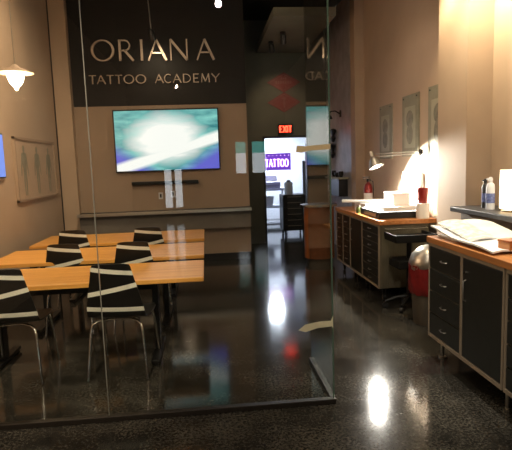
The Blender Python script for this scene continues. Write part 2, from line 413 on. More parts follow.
# ------------------------------------------------------------------ tables
def make_table(x0, x1, y0, y1, label):
    cx, cy = (x0 + x1) / 2, (y0 + y1) / 2; hx, hy = (x1 - x0) / 2, (y1 - y0) / 2
    t = thing('classroom_table', label, 'table', (cx, cy, 0), 0, 'long wooden tables in rows')
    MB().box((0, 0, .71), (2 * hx, 2 * hy, .036), bev=.004).build('tabletop', M['maple'], t)
    for sx in (-1, 1):
        p = MB(); px = sx * (hx - .42)
        p.box((px, 0, .045), (.07, 2 * hy - .14, .03), bev=.005)
        p.box((px, 0, .37), (.05, .09, .63)); p.box((px, 0, .682), (.07, 2 * hy - .2, .02))
        p.tube([(px, -hy + .1, .015), (px, -hy + .1, .03)], .025).tube([(px, hy - .1, .015), (px, hy - .1, .03)], .025)
        lg = p.build('leg', M['blackmetal'], t)
        lg.location.z = -.012
    MB().box((0, 0, .60), (2 * hx - .84, .03, .06)).build('crossbar', M['blackmetal'], t)
    return t
make_table(-2.17, -.05, 3.93, 4.66, 'golden wooden table nearest the glass, in the front row')
make_table(-2.12, -.05, 4.93, 5.76, 'golden wooden table in the middle row')
make_table(-2.08, -.05, 6.06, 6.94, 'golden wooden table in the back row nearest the television')

# ------------------------------------------------------------------ chairs
def make_chair(label):
    t = thing('stacking_chair', label, 'chair', (0, 0, 0), 0, 'black striped chairs at the tables')
    prof = [(-.262, .905, .137), (-.256, .875, .145), (-.245, .80, .160), (-.232, .72, .178), (-.218, .64, .196), (-.202, .56, .212), (-.185, .51, .217),
            (-.155, .478, .22), (-.11, .464, .221), (-.03, .458, .228), (.08, .459, .236), (.17, .463, .232), (.225, .461, .21), (.25, .450, .18)]
    rows = []
    for k, (y, z, w) in enumerate(prof):
        row = []
        for j in range(13):
            u = j / 6 - 1
            dz = -.012 * u ** 4 if k == 0 else 0
            cur = .022 * u * u if z > .5 else 0
            sd = .010 * u * u if z <= .5 else 0
            row.append((u * w, y + cur, z + dz + sd))
        rows.append(row)
    MB().grid(rows, .010).build('seat_shell', M['shell'], t, smooth=True, label='black bentwood back and seat with three pale slanted stripes')
    for sx in (-1, 1):
        MB().tube([(sx * .09, -.10, .440), (sx * .155, -.15, .438), (sx * .185, -.175, .415), (sx * .197, -.19, .36), (sx * .225, -.245, .008)], .0095).build('leg', M['chrome'], t, smooth=True)
        MB().tube([(sx * .09, .10, .440), (sx * .165, .17, .438), (sx * .198, .195, .415), (sx * .208, .205, .36), (sx * .225, .27, .008)], .0095).build('leg', M['chrome'], t, smooth=True)
    MB().tube([(-.09, -.10, .440), (-.09, .10, .440)], .009).tube([(.09, -.10, .440), (.09, .10, .440)], .009).tube([(-.09, -.1, .44), (.09, -.1, .44)], .008).tube([(-.09, .1, .44), (.09, .1, .44)], .008).build('seat_frame', M['chrome'], t, smooth=True)
    return t
ch = make_chair('black striped chair at the front table, directly behind the glass joint')
ch.location = (-.705, 4.00, 0); ch.rotation_euler = (0, 0, -.09)
dup(ch, (-1.52, 4.01, 0), .04, 'black striped chair at the front table, cut off by the left edge of the view')
dup(ch, (-.72, 5.10, 0), .0, 'black striped chair tucked at the middle table, the right one of that row')
dup(ch, (-1.37, 5.16, 0), -.03, 'black striped chair tucked at the middle table, the left one of that row')
dup(ch, (-.71, 6.22, 0), .03, 'black striped chair tucked at the back table, the right one of that row')
dup(ch, (-1.56, 6.25, 0), -.02, 'black striped chair tucked at the back table, the left one of that row')

# ------------------------------------------------------------------ television, sound bar, ledge
tv = thing('television', 'large wall mounted television showing a teal and white picture', 'television', (-.59, YT, 2.02))
MB().b2(-.845, .845, -.075, -.03, -.50, .50, bev=.006).build('housing', M['black'], tv)
MB().b2(-.825, .825, -.078, -.0755, -.478, .478).build('screen', M['screen'], tv)
MB().b2(-.3, .3, -.03, -.001, -.2, .2).build('wall_bracket', M['blackmetal'], tv)
sb = thing('sound_bar', 'slim black sound bar on the wall under the television', 'sound bar', (-.66, YT, 1.335))
MB().b2(-.54, .54, -.09, -.02, -.03, .03, bev=.008).build('cabinet', M['black'], sb)
MB().b2(-.53, .53, -.094, -.0905, -.022, .022).build('speaker_grille', M['blackmetal'], sb)
MB().b2(-.2, .2, -.02, -.001, -.015, .015).build('wall_bracket', M['blackmetal'], sb)
# two control boxes on the wall
for i, (x, z, lb) in enumerate(((-.75, 1.12, 'small white wall plate under the sound bar, the left of two'), (-.55, 1.14, 'small white wall plate under the sound bar, the right of two'))):
    w = thing('wall_plate', lb, 'wall plate', (x, YT, z), 0, 'wall plates under the sound bar')
    MB().b2(-.035, .035, -.008, -.001, -.055, .055, bev=.002).build('plate', M['bottle'], w)
    MB().b2(-.014, .014, -.011, -.0085, -.03, .03).build('socket', M['black'], w)
lg = thing('wall_counter', 'narrow grey counter with a metal edge running below the television', 'counter', (0, 0, 0))
MB().b2(-2.035, .72, 8.16, 8.498, .845, .885).build('counter_top', M['ledge'], lg)
MB().b2(-2.035, .72, 8.15, 8.159, .843, .895, bev=.002).build('metal_edge', M['brushed'], lg)
MB().b2(-2.03, .715, 8.30, 8.498, .56, .844).build('apron', M['kneewall'], lg)

# ------------------------------------------------------------------ raised lettering
def arc(cx, cz, rx, rz, a0, a1, w0, n=18):
    return [(cx + rx * math.cos(a0 + (a1 - a0) * i / n), cz + rz * math.sin(a0 + (a1 - a0) * i / n)) for i in range(n + 1)]
def ribbon(mb, pts, w, y0, y1, closed=False):
    n = len(pts); L = []; R = []
    for i in range(n):
        if closed: a, b = pts[i - 1], pts[(i + 1) % n]
        else: a, b = pts[max(i - 1, 0)], pts[min(i + 1, n - 1)]
        d = Vector((b[0] - a[0], b[1] - a[1])).normalized(); nn = Vector((-d.y, d.x))
        ww = w(i) if callable(w) else w
        L.append((pts[i][0] + nn.x * ww / 2, pts[i][1] + nn.y * ww / 2)); R.append((pts[i][0] - nn.x * ww / 2, pts[i][1] - nn.y * ww / 2))
    m = n if closed else n - 1
    for i in range(m):
        j = (i + 1) % n
        mb.prism([L[i], L[j], R[j], R[i]], y0, y1)
def glyph(ch, x, z, w, h, s, y0, y1):
    """letter strokes in a box w by h with the lower left corner at x,z"""
    mb = MB(); th, tn = s, s * .55
    def ln(a, b, t): ribbon(mb, [(x + a[0] * w, z + a[1] * h), (x + b[0] * w, z + b[1] * h)], t, y0, y1)
    if ch == 'O':
        n = 30; pts = [(x + w / 2 + w * .47 * math.cos(2 * PI * i / n), z + h / 2 + h * .48 * math.sin(2 * PI * i / n)) for i in range(n)]
        ribbon(mb, pts, lambda i: tn + (th - tn) * abs(math.cos(2 * PI * i / n)) ** 1.5, y0, y1, True)
    elif ch == 'I': ln((.5, 0), (.5, 1), th)
    elif ch == 'A': ln((0, 0), (.48, 1), tn); ln((.46, 1), (1, 0), th); ln((.17, .36), (.82, .36), tn)
    elif ch == 'N': ln((.06, 0), (.06, 1), tn); ln((.06, 1), (.94, 0), th); ln((.94, 0), (.94, 1), tn)
    elif ch == 'R':
        ln((.1, 0), (.1, 1), th)
        ribbon(mb, [(x + w * .1, z + h * .97)] + arc(x + w * .42, z + h * .73, w * .36, h * .24, PI / 2, -PI / 2, 0) + [(x + w * .1, z + h * .49)], tn, y0, y1)
        ln((.42, .5), (1, 0), th)
    elif ch == 'T': ln((0, .97), (1, .97), tn); ln((.5, 0), (.5, 1), th)
    elif ch == 'C': ribbon(mb, arc(x + w * .55, z + h * .5, w * .5, h * .48, PI * .28, PI * 1.72, 0, 22), tn * 1.2, y0, y1)
    elif ch == 'D':
        ln((.08, 0), (.08, 1), th)
        ribbon(mb, [(x + w * .08, z + h * .97)] + arc(x + w * .35, z + h * .5, w * .6, h * .47, PI / 2, -PI / 2, 0) + [(x + w * .08, z + h * .03)], tn, y0, y1)
    elif ch == 'E': ln((.1, 0), (.1, 1), th); ln((.1, .97), (.95, .97), tn); ln((.1, .5), (.8, .5), tn); ln((.1, .03), (.95, .03), tn)
    elif ch == 'M': ln((.06, 0), (.14, 1), tn); ln((.14, 1), (.5, .1), th); ln((.5, .1), (.86, 1), tn); ln((.86, 1), (.94, 0), th)
    elif ch == 'Y': ln((0, 1), (.5, .48), th); ln((1, 1), (.5, .48), tn); ln((.5, 0), (.5, .5), th)
    elif ch == 'X': ln((0, 0), (1, 1), th); ln((0, 1), (1, 0), th)
    return mb
def LX(px): return -1.7 + (px - 92) * .01574
sg = thing('raised_lettering', 'large raised metal letters reading ORIANA on the black wall', 'sign', (0, YT, 0))
for chx, a, b in (('O', 92, 114), ('R', 118.5, 133), ('I', 139, 144), ('A', 148, 166), ('N', 169.5, 188), ('A', 197, 214)):
    glyph(chx, LX(a), 3.285, LX(b) - LX(a), .325, .037, -.035, -.001).build('letter', M['letters'], sg)
sg = thing('raised_lettering', 'smaller raised metal letters reading TATTOO ACADEMY below the name', 'sign', (0, YT, 0))
for chx, a, b in (('T', 87.5, 94.5), ('A', 95.5, 103.5), ('T', 105, 112), ('T', 113.5, 120.5), ('O', 122, 132), ('O', 134, 144),
                  ('A', 153.5, 161.5), ('C', 162.5, 170), ('A', 171.5, 179.5), ('D', 181.5, 189.5), ('E', 192, 198), ('M', 200, 209), ('Y', 211, 219)):
    glyph(chx, LX(a), 2.935, LX(b) - LX(a), .135, .018, -.025, -.001).build('letter', M['letters'], sg)

# ------------------------------------------------------------------ lamps on the ceiling
def spot_head(name, label, base, head, target, power, col, angle, group=None, face='spot_e', soft=.04, cat='spotlight'):
    t = thing(name, label, cat, base, 0, group)
    B = Vector(base); Hd = Vector(head) - B; d = (Vector(target) - Vector(head)).normalized()
    MB().lathe([(0, 0), (.045, 0), (.045, -.03), (0, -.03)], (0, 0, -.001)).build('mount', M['blackmetal'], t, smooth=True)
    MB().tube([(0, 0, -.03), (Hd.x, Hd.y, Hd.z)], .009).build('arm', M['brushed'], t, smooth=True)
    q = d.to_track_quat('Z', 'Y').to_matrix()
    MB().lathe([(0, -.07), (.03, -.07), (.045, -.04), (.05, .08), (.046, .08), (.04, -.02), (0, -.03)], Hd, rot=q, seg=20).build('lamp_head', M['black'], t, smooth=True)
    MB().lathe([(0, .05), (.038, .05), (.038, .056), (0, .06)], Hd, rot=q, seg=20).build('bulb', M[face], t, smooth=True)
    if power: lamp('SPOT', Vector(head) + d * .085, power, col, soft, target, angle, .8)
    return t
WARM = (1.0, .74, .48)
spot_head('track_spotlight', 'small black spotlight hanging on a stem above the letters A and I', (-.74, 7.95, HC), (-.70, 7.92, 3.55), (-.6, 8.5, 2.6), 9, WARM, 120)
spot_head('track_spotlight', 'small lit spotlight under the grey soffit, the nearer of two', (1.35, 8.45, 3.70), (1.36, 8.45, 3.60), (1.5, 9.6, 2.0), 30, WARM, 80, 'spotlights under the soffit', 'soffit_e')
spot_head('track_spotlight', 'small lit spotlight under the grey soffit, the farther of two', (1.24, 9.1, 3.70), (1.25, 9.1, 3.60), (1.5, 9.9, 2.6), 18, WARM, 80, 'spotlights under the soffit', 'soffit_e')
spot_head('track_spotlight', 'spotlight behind the viewer mirrored in the front glass', (-.73, -9.4, HC), (-.73, -9.3, 3.94), (-.5, 3.0, 1.8), 90, WARM, 40)
# lamps above the pillar and ledge; the rest are unseen spotlights added as fill
spot_head('track_spotlight', 'spotlight beside the pale pillar', (1.9, 4.75, HC), (2.04, 4.75, 3.42), (2.30, 4.75, 2.4), 60, (1.0, .78, .48), 110)
spot_head('track_spotlight', 'spotlight above the near ledge', (2.2, 4.32, HC), (2.16, 4.22, 3.45), (2.56, 3.95, 2.4), 150, (1.0, .82, .54), 120)
spot_head('track_spotlight', 'added unseen spotlight over the near worktop', (1.5, 2.6, HC), (1.55, 2.6, 3.7), (1.90, 3.30, 1.0), 260, (1.0, .92, .78), 50)
spot_head('track_spotlight', 'added unseen spotlight that brightens the front table and chairs', (-.9, .8, HC), (-.9, .9, 3.8), (-1.15, 4.0, .6), 520, (1.0, .80, .56), 40)  # added front light for the chair stripes, shining through the glass
spot_head('track_spotlight', 'added unseen spotlight over the middle table', (-1.0, 5.4, HC), (-1.0, 5.3, 3.9), (-1.0, 5.9, .7), 12, WARM, 90)
spot_head('track_spotlight', 'added unseen spotlight aimed at the left wall', (-.9, 5.2, HC), (-1.0, 5.2, 3.9), (-2.3, 6.0, 2.4), 170, WARM, 110)
spot_head('track_spotlight', 'added unseen spotlight aimed at the right wall', (1.3, 5.6, HC), (1.4, 5.6, 3.9), (2.5, 6.0, 1.6), 20, (1.0, .78, .58), 80)
spot_head('track_spotlight', 'added unseen spotlight aimed at the floor in front of the glass', (.3, -1.2, HC), (.3, -1.2, 3.9), (-.5, 2.2, 0), 210, (1.0, .86, .68), 100)

# pendant lamp by the left wall
pd = thing('pendant_lamp', 'glowing white teardrop pendant lamp with a flat brim near the left wall', 'lamp', (-1.70, 5.0, 2.5))
MB().tube([(0, 0, .07), (0, 0, HC - 2.501)], .004, 6).build('cord', M['brushed'], pd)
MB().lathe([(.16, .0), (.10, .028), (.045, .05), (.02, .075), (0, .08), (0, .074), (.04, .044), (.10, .022), (.16, -.003)], seg=32).build('lamp_shade', M['tan'], pd, smooth=True)
MB().lathe([(0, .03), (.055, .025), (.074, 0), (.072, -.04), (.058, -.085), (.035, -.115), (.018, -.13), (.014, -.15), (0, -.155)], seg=28).build('glass_globe', M['bulb_e'], pd, smooth=True)
lamp('POINT', (-1.70, 5.0, 2.30), 38, (1.0, .76, .48), .07)

# ------------------------------------------------------------------ left wall pictures and screen
fr = thing('framed_chart', 'large framed chart of standing figures on the left wall', 'picture', (XL, 7.25, 1.62), PI / 2)
# local x runs along -wall... (rotated so local -y faces the room)
mb = MB()
for a in ((-.82, .82, .37, .40), (-.82, .82, -.40, -.37), (-.82, -.79, -.40, .40), (.79, .82, -.40, .40)):
    mb.b2(a[0], a[1], -.035, -.001, a[2], a[3])
mb.build('frame', M['tan'], fr)
MB().b2(-.79, .79, -.018, -.002, -.37, .37).build('backing_board', M['tan2'], fr)
def figure(mb, cx):
    mb.prism([(cx + .035 * math.cos(a * PI / 6), .26 + .045 * math.sin(a * PI / 6)) for a in range(12)], -.021, -.0185)
    mb.prism([(cx - .085, .20), (cx - .03, .215), (cx + .03, .215), (cx + .085, .20), (cx + .075, .08), (cx + .055, -.02), (cx - .055, -.02), (cx - .075, .08)], -.021, -.0185)
    for s in (-1, 1):
        mb.prism([(cx + s * .085, .20), (cx + s * .125, .02), (cx + s * .135, -.08), (cx + s * .115, -.08), (cx + s * .095, .02), (cx + s * .07, .12)], -.021, -.0185)
        mb.prism([(cx + s * .058, -.02), (cx + s * .055, -.18), (cx + s * .04, -.33), (cx + s * .012, -.33), (cx + s * .018, -.18), (cx, -.02)], -.021, -.0185)
for cx in (-.5, 0, .5):
    mb = MB(); figure(mb, cx); mb.build('figure_drawing', M['mount'], fr)
sc = thing('wall_screen', 'small blue lit screen on the left wall at the picture edge', 'screen', (XL, 5.86, 1.78), PI / 2)
MB().b2(-.20, .20, -.04, -.001, -.25, .25, bev=.004).build('housing', M['black'], sc)
MB().b2(-.185, .185, -.043, -.0405, -.235, .235).build('screen', emis('blue_screen_picture', (.12, .22, .75), .9), sc)

# ------------------------------------------------------------------ right wall pictures
def wall_picture(y, z0, z1, hw, label, lean=0):
    t = thing('hanging_picture', label, 'picture', (2.55, y, (z0 + z1) / 2), -PI / 2, 'grey green drawings on the beige wall')
    h = (z1 - z0) / 2
    MB().b2(-hw, hw, -.02, -.001, -h, h, bev=.003).build('mount_board', M['mount'], t)
    MB().b2(-hw * .66, hw * .66, -.023, -.0205, -h * .72, h * .62).build('paper', M['matpaper'], t)
    mb = MB(); n = 22
    for k, (cz, rr, rx) in enumerate(((h * .22, h * .27, .42), (-h * .28, h * .32, .38))):
        mb.prism([(hw * rx * math.cos(2 * PI * i / n), cz + rr * math.sin(2 * PI * i / n)) for i in range(n)], -.0255 - k * .0004, -.0235)
    mb.build('drawing', M['ink'], t)
    for q in (-1, 1):
        MB().lathe([(0, 0), (.009, 0), (.009, .008), (0, .010)], (q * hw * .8, -.021, h * .9), rot=Matrix.Rotation(PI / 2, 3, 'X'), seg=10).build('pin', M['black'], t)
wall_picture(6.98, 1.60, 2.34, .24, 'grey green drawing on the beige wall, the farthest of three', 0)
wall_picture(6.12, 1.62, 2.37, .25, 'grey green drawing of two stacked ovals, the middle of three on the beige wall', 0)
wall_picture(5.35, 1.60, 2.38, .26, 'grey green drawing on the beige wall, half hidden by the pale pillar', 0)

# ------------------------------------------------------------------ cabinets on the right
def bay(t, xf, y0, y1, z0, z1, rows, hstyle, lock=False):
    """a column of fronts between y0 and y1 on the face at xf"""
    n = rows; hgt = (z1 - z0) / n
    for k in range(n):
        a, b = z0 + k * hgt + .006, z0 + (k + 1) * hgt - .006
        nm = 'drawer' if n > 1 else 'door'
        d = MB().b2(xf - .016, xf, y0 + .006, y1 - .006, a, b, bev=.003).build(nm, M['cabfront'], t)
        if nm == 'drawer':
            c = (a + b) / 2; w = min(.08, (y1 - y0) * .3)
            ym = (y0 + y1) / 2
            MB().tube([(xf - .016, ym - w / 2, c), (xf - .034, ym - w / 2 + .008, c), (xf - .036, ym, c - .004), (xf - .034, ym + w / 2 - .008, c), (xf - .016, ym + w / 2, c)], .004, 8).build('handle', M['brushed'], d, smooth=True)
        else:
            yy = y1 - .05
            MB().tube([(xf - .016, yy, z1 - .30), (xf - .036, yy, z1 - .29), (xf - .036, yy, z1 - .16), (xf - .016, yy, z1 - .15)], .005, 8).build('handle', M['brushed'], d, smooth=True)
            MB().tube([(xf - .016, yy, z1 - .10), (xf - .028, yy, z1 - .10)], .012, 12).build('lock', M['chrome'], d, smooth=True)
def cabinet(label, xf, xb, ys, kinds, z0, z1, feet, group):
    """ys: dividing stations from near to far"""
    y0, y1 = ys[0], ys[-1]
    t = thing('tool_cabinet', label, 'cabinet', (0, 0, 0), 0, group)
    MB().b2(xf + .002, xb, y0, y1, z0, z1).build('body', M['cabside'], t)
    mb = MB(); s = .012
    for y in ys:
        e0, e1 = (y, y + s) if y == y0 else ((y - s, y) if y == y1 else (y - s, y + s))
        mb.b2(xf - .020, xf + .001, e0, e1, z0, z1)
    mb.b2(xf - .019, xf + .001, y0, y1, z0, z0 + .025).b2(xf - .019, xf + .001, y0, y1, z1 - .022, z1)
    mb.build('frame', M['steelframe'], t)
    for i, k in enumerate(kinds): bay(t, xf, ys[i] + s, ys[i + 1] - s, z0 + .025, z1 - .022, k, 0)
    for (x, y) in ((xf + .07, y0 + .07), (xf + .07, y1 - .07), (xb - .07, y0 + .07), (xb - .07, y1 - .07)):
        if feet == 'caster':
            w = MB().box((x, y, z0 - .012), (.06, .05, .02)).box((x - .018, y, z0 - .05), (.004, .035, .07)).box((x + .018, y, z0 - .05), (.004, .035, .07)).build('caster', M['blackmetal'], t)
            MB().tube([(x - .014, y, .035), (x + .014, y, .035)], .034, 16).build('wheel', M['black'], w, smooth=True)
        else:
            MB().tube([(x, y, 0), (x, y, .012), (x, y, .013), (x, y, z0)], [.03, .03, .014, .014], 12).build('foot', M['brushed'], t, smooth=True)
    return t
G1 = 'dark cabinets under the near worktop'
cabinet('dark cabinet with drawers and a door under the open book, left end', 1.76, 2.20, [2.80, 3.31, 3.83], [1, 4], .17, .93, 'foot', G1)
cabinet('dark drawer cabinet at the right edge of the view in the near run', 1.76, 2.20, [1.70, 2.25, 2.78], [1, 5], .17, .93, 'foot', G1)
o = MB().b2(1.735, 2.22, 1.66, 3.86, .931, .978, bev=.005).build('worktop', M['cherry']); tag(o, 'orange wooden worktop under the open book on the near cabinets', 'worktop')
G2 = 'dark cabinets of the far run'
cabinet('dark cabinet with seven small drawers, nearest unit of the far run with a ribbed side', 1.90, 2.46, [5.42, 6.02], [7], .15, .875, 'caster', G2)
cabinet('dark cabinet with a plain door in the middle of the far run', 1.90, 2.46, [6.03, 6.54], [1], .15, .875, 'caster', G2)
cabinet('dark cabinet with narrow drawers beside the round counter', 1.90, 2.46, [6.55, 6.90, 7.24], [4, 5], .15, .875, 'caster', G2)
o = MB().b2(1.87, 2.53, 5.36, 7.26, .876, .925, bev=.005).build('worktop', M['cherry']); tag(o, 'orange wooden worktop under the desk lamp on the far cabinets', 'worktop')
# ribbed end panel with a towel bar on the near end of the far run
ep = thing('end_panel', 'ribbed grey green side panel with a rail on the end of the far cabinets', 'panel', (0, 0, 0))
mb = MB().b2(1.91, 2.45, 5.395, 5.418, .16, .87)
for i in range(27): mb.b2(1.915 + i * .02, 1.925 + i * .02, 5.388, 5.396, .17, .80)
mb.build('ribbed_sheet', M['cabside'], ep)
MB().tube([(1.95, 5.394, .83), (1.95, 5.36, .83), (2.42, 5.36, .83), (2.42, 5.394, .83)], .008).build('rail', M['brushed'], ep, smooth=True)

# ------------------------------------------------------------------ things on the near worktop and ledge
mb = MB()
def slab(c4, th):  # c4: four corners, bottom face
    a = [mb.bm.verts.new(p) for p in c4]; b = [mb.bm.verts.new((p[0], p[1], p[2] + th)) for p in c4]
    mb.bm.faces.new(a[::-1]); mb.bm.faces.new(b)
    for i in range(4): mb.bm.faces.new((a[i], a[(i + 1) % 4], b[(i + 1) % 4], b[i]))
ZT = .979
n = 8; mb = MB()
rows = []
for i in range(n + 1):
    u = i / n; y = 2.95 + (3.83 - 2.95) * u
    z = ZT + .012 + .055 * u ** 1.4
    rows.append([(1.755 + .36 * j / 5 + (.03 if i % 2 else 0) * 0, y + .01 * j, z + .01 * math.sin(j * 1.3 + i)) for j in range(6)])
mb.grid(rows, -.011)
st = mb.build('paper_sheets', M['paper'], None, smooth=True); tag(st, 'large white paper sheets spread under the open book on the near worktop', 'paper')
mb = MB(); mb.b2(1.80, 2.16, 3.50, 3.80, ZT, ZT + .018, bev=.003); o = mb.build('paper_pad', M['pageplain']); tag(o, 'thick pad of paper propping the sheets on the near worktop', 'paper pad')
bk = thing('open_book', 'large open book lying tilted on the white sheets', 'book', (0, 0, 0))
def page(x0, x1, lift0, lift1, m, name, ya, yb, off):
    rows = []
    for i in range(7):
        u = i / 6
        row = []
        for j in range(9):
            v = j / 8; x = x0 + (x1 - x0) * v
            y = ya + (yb - ya) * u - .10 * (v if off else 0)
            bow = .013 * math.sin(PI * v)
            row.append((x, y, ZT + .028 + .075 * u + bow + lift0 * (1 - v) + lift1 * v))
        rows.append(row)
    m2 = MB().grid(rows, -.008); m2.build(name, m, bk, smooth=True)
page(1.80, 2.00, .0, .012, M['page'], 'left_page', 3.30, 3.80, False)
page(2.002, 2.19, .012, .0, M['pageplain'], 'right_page', 3.30, 3.80, True)
bx = thing('wooden_box', 'small brown wooden box at the right edge on the near worktop', 'box', (1.93, 3.02, ZT + .025), .2)
MB().b2(-.07, .07, -.05, .05, .0, .045, bev=.003).build('box_base', M['cherry'], bx)
MB().b2(-.073, .073, -.053, .053, .0455, .06, bev=.003).build('lid', M['podium'], bx)

def spray_bottle(x, y, h, r, m, capm, label):
    t = thing('spray_bottle', label, 'bottle', (x, y, 1.151), 0, 'bottles on the stone ledge')
    b = MB().lathe([(0, 0), (r, 0), (r * 1.02, .01), (r, h * .68), (r * .86, h * .78), (r * .42, h * .83), (r * .40, h * .86), (0, h * .86)], seg=24).build('bottle_body', m, t, smooth=True)
    MB().lathe([(r * 1.03, h * .2), (r * 1.035, h * .21), (r * 1.03, h * .5), (r * 1.02, h * .5)], seg=24).build('paper_label', M['bluelabel'], b, smooth=True)
    MB().lathe([(0, h * .86), (r * .5, h * .86), (r * .48, h * .95), (r * .3, h), (0, h)], seg=18).build('cap', capm, t, smooth=True)
    MB().box((-r * .55, 0, h * .94), (r * .9, r * .4, h * .05), bev=.002).build('nozzle', capm, t)
spray_bottle(2.36, 4.02, .27, .034, M['bottle'], M['bottle'], 'white spray bottle with a blue label on the stone ledge')
spray_bottle(2.40, 4.17, .25, .028, M['black'], M['blackmetal'], 'dark bottle standing behind the white bottle on the stone ledge')
sl = thing('table_lamp', 'glowing white cylinder lamp on the stone ledge at the right edge', 'lamp', (2.41, 3.80, 1.151))
MB().lathe([(0, 0), (.075, 0), (.075, .012), (.012, .018), (.012, .06), (0, .06)], seg=24).build('lamp_base', M['brushed'], sl, smooth=True)
MB().lathe([(.088, .025), (.09, .026), (.088, .33), (.086, .33), (.086, .026), (.088, .025)], seg=32).build('lamp_shade', M['lampshade_e'], sl, smooth=True)

# ------------------------------------------------------------------ things on the far worktop
WZ = .926
lb = thing('light_box', 'flat black light box on the far worktop, a white glow added to its top', 'light box', (2.12, 5.86, WZ), 0)
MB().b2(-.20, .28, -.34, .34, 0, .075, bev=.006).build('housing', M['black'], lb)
MB().b2(-.18, .26, -.32, .32, .0755, .082).build('added_glow_top', M['top_glow_e'], lb)  # emission added where the desk lamp blows out the papers
MB().b2(-.206, -.2005, -.25, .18, .02, .055).build('front_plate', M['steelframe'], lb)
# papers stacked and leaning on the light box
def paper(name, label, x0, x1, y0, y1, z0, th, tilt=0, cat='paper', m='paper', ty=0):
    t = MB().box((0, 0, th / 2), (x1 - x0, y1 - y0, th), bev=min(.002, th / 4)).build(name, M[m]); t.location = ((x0 + x1) / 2, (y0 + y1) / 2, z0)
    t.rotation_euler = (ty, tilt, 0); tag(t, label, cat); return t
paper('paper_stack', 'white paper stack on the light box under the desk lamp', 1.98, 2.34, 5.50, 5.98, WZ + .083, .05, 0, 'paper')
ws = thing('paper_carton', 'white carton standing on the paper stack in the glare of the desk lamp', 'carton', (2.24, 5.80, WZ + .134))
MB().b2(-.10, .09, -.16, .16, 0, .13, bev=.004).build('carton_body', M['paper'], ws)
MB().b2(-.103, .093, -.163, .163, .1305, .145, bev=.003).build('lid', M['paper'], ws)
lw = paper('drawing_sheets', 'white drawing sheets leaning against the beige wall behind the desk lamp light', 2.46, 2.472, 5.74, 6.30, WZ + .004, .50, .10, 'paper')
rl = thing('paper_roll', 'long white roll of paper sticking out over the far worktop', 'paper roll', (1.98, 6.62, WZ + .13))
MB().tube([(-.16, .06, .0), (.42, -.30, .0)], .022, 14).build('roll', M['paper'], rl, smooth=True)
MB().tube([(-.163, .062, .0), (-.161, .0605, .0)], .012, 10).build('core', M['steelframe'], rl)
hb = paper('storage_box', 'low white box on the far worktop under the paper roll', 2.02, 2.40, 6.30, 6.78, WZ, .105, 0, 'box')
fe = thing('fire_extinguisher', 'small red fire extinguisher standing at the far end of the worktop', 'fire extinguisher', (2.30, 7.05, WZ))
MB().lathe([(0, 0), (.055, 0), (.06, .01), (.06, .27), (.045, .32), (.018, .345), (.018, .36), (0, .36)], seg=22).build('cylinder_body', M['red'], fe, smooth=True)
MB().lathe([(0, .36), (.022, .36), (.022, .40), (0, .40)], seg=14).build('valve', M['blackmetal'], fe, smooth=True)
MB().box((-.03, 0, .425), (.10, .014, .012), rot=None).box((-.03, 0, .40), (.09, .014, .010)).build('handle', M['black'], fe)
MB().tube([(.02, 0, .39), (.07, 0, .36), (.078, 0, .25), (.07, 0, .12)], .007, 8).build('hose', M['black'], fe, smooth=True)
MB().lathe([(.061, .08), (.0615, .081), (.0615, .2), (.061, .2)], seg=22).build('paper_label', M['paper'], fe, smooth=True)
cp = thing('cup', 'dark red cup near the pillar end of the far worktop', 'cup', (2.40, 5.44, WZ + .0))
cp.location = (2.40, 5.44, WZ + .170)
MB().lathe([(0, 0), (.045, 0), (.047, .005), (.060, .17), (.056, .17), (.044, .012), (0, .012)], seg=24).build('cup_wall', M['red'], cp, smooth=True)
MB().tube([(-.058, 0, .14), (-.085, 0, .12), (-.085, 0, .06), (-.052, 0, .045)], .006, 8).build('handle', M['red'], cp, smooth=True)
tn = thing('white_tin', 'white tin under the dark red cup on the far worktop', 'tin', (2.40, 5.44, WZ))
MB().lathe([(0, 0), (.07, 0), (.072, .006), (.072, .15), (0, .15)], seg=24).build('tin_body', M['paper'], tn, smooth=True)
MB().lathe([(0, .1505), (.075, .1505), (.075, .169), (0, .169)], seg=24).build('lid', M['paper'], tn, smooth=True)
jr = thing('jar', 'small green jar at the front corner of the far worktop', 'jar', (1.93, 6.30, WZ))
MB().lathe([(0, 0), (.03, 0), (.032, .01), (.032, .07), (.024, .08), (0, .08)], seg=18).build('jar_body', M['green'], jr, smooth=True)
MB().lathe([(0, .0805), (.027, .0805), (.027, .1), (0, .1)], seg=18).build('lid', M['brushed'], jr, smooth=True)

# articulated desk lamp
dl = thing('desk_lamp', 'articulated silver desk lamp reaching out over the far worktop', 'lamp', (2.50, 5.62, WZ))
Bp = Vector((2.50, 5.62, WZ))
def rel(p): return Vector(p) - Bp
HD = Vector((2.06, 6.10, 1.60)); EL = Vector((2.47, 5.66, 1.665))
MB().lathe([(0, 0), (.03, 0), (.03, .05), (.012, .055), (.012, .09), (0, .09)], seg=18).build('clamp', M['brushed'], dl, smooth=True)
MB().tube([rel((2.50, 5.62, WZ + .08)), rel(EL) + Vector((0, 0, -.02))], .007).tube([rel((2.475, 5.60, WZ + .12)), rel(EL) + Vector((-.02, -.015, -.03))], .005).build('lower_arm', M['brushed'], dl, smooth=True)
MB().tube([rel(EL) + Vector((0, 0, .014)), rel(HD) + Vector((.03, -.02, .062))], .007).tube([rel(EL) + Vector((0, 0, -.016)), rel(HD) + Vector((.03, -.02, .032))], .006).build('upper_arm', M['brushed'], dl, smooth=True)
MB().lathe([(.022, -.007), (.034, -.007), (.034, .007), (.022, .007), (.022, -.007)], rel(EL), rot=Matrix.Rotation(PI / 2, 3, 'X') @ Matrix.Rotation(.4, 3, 'Y'), seg=20).build('elbow_joint', M['blackmetal'], dl, smooth=True)
dd = Vector((.26, -.30, -.90)).normalized(); q = dd.to_track_quat('Z', 'Y').to_matrix()
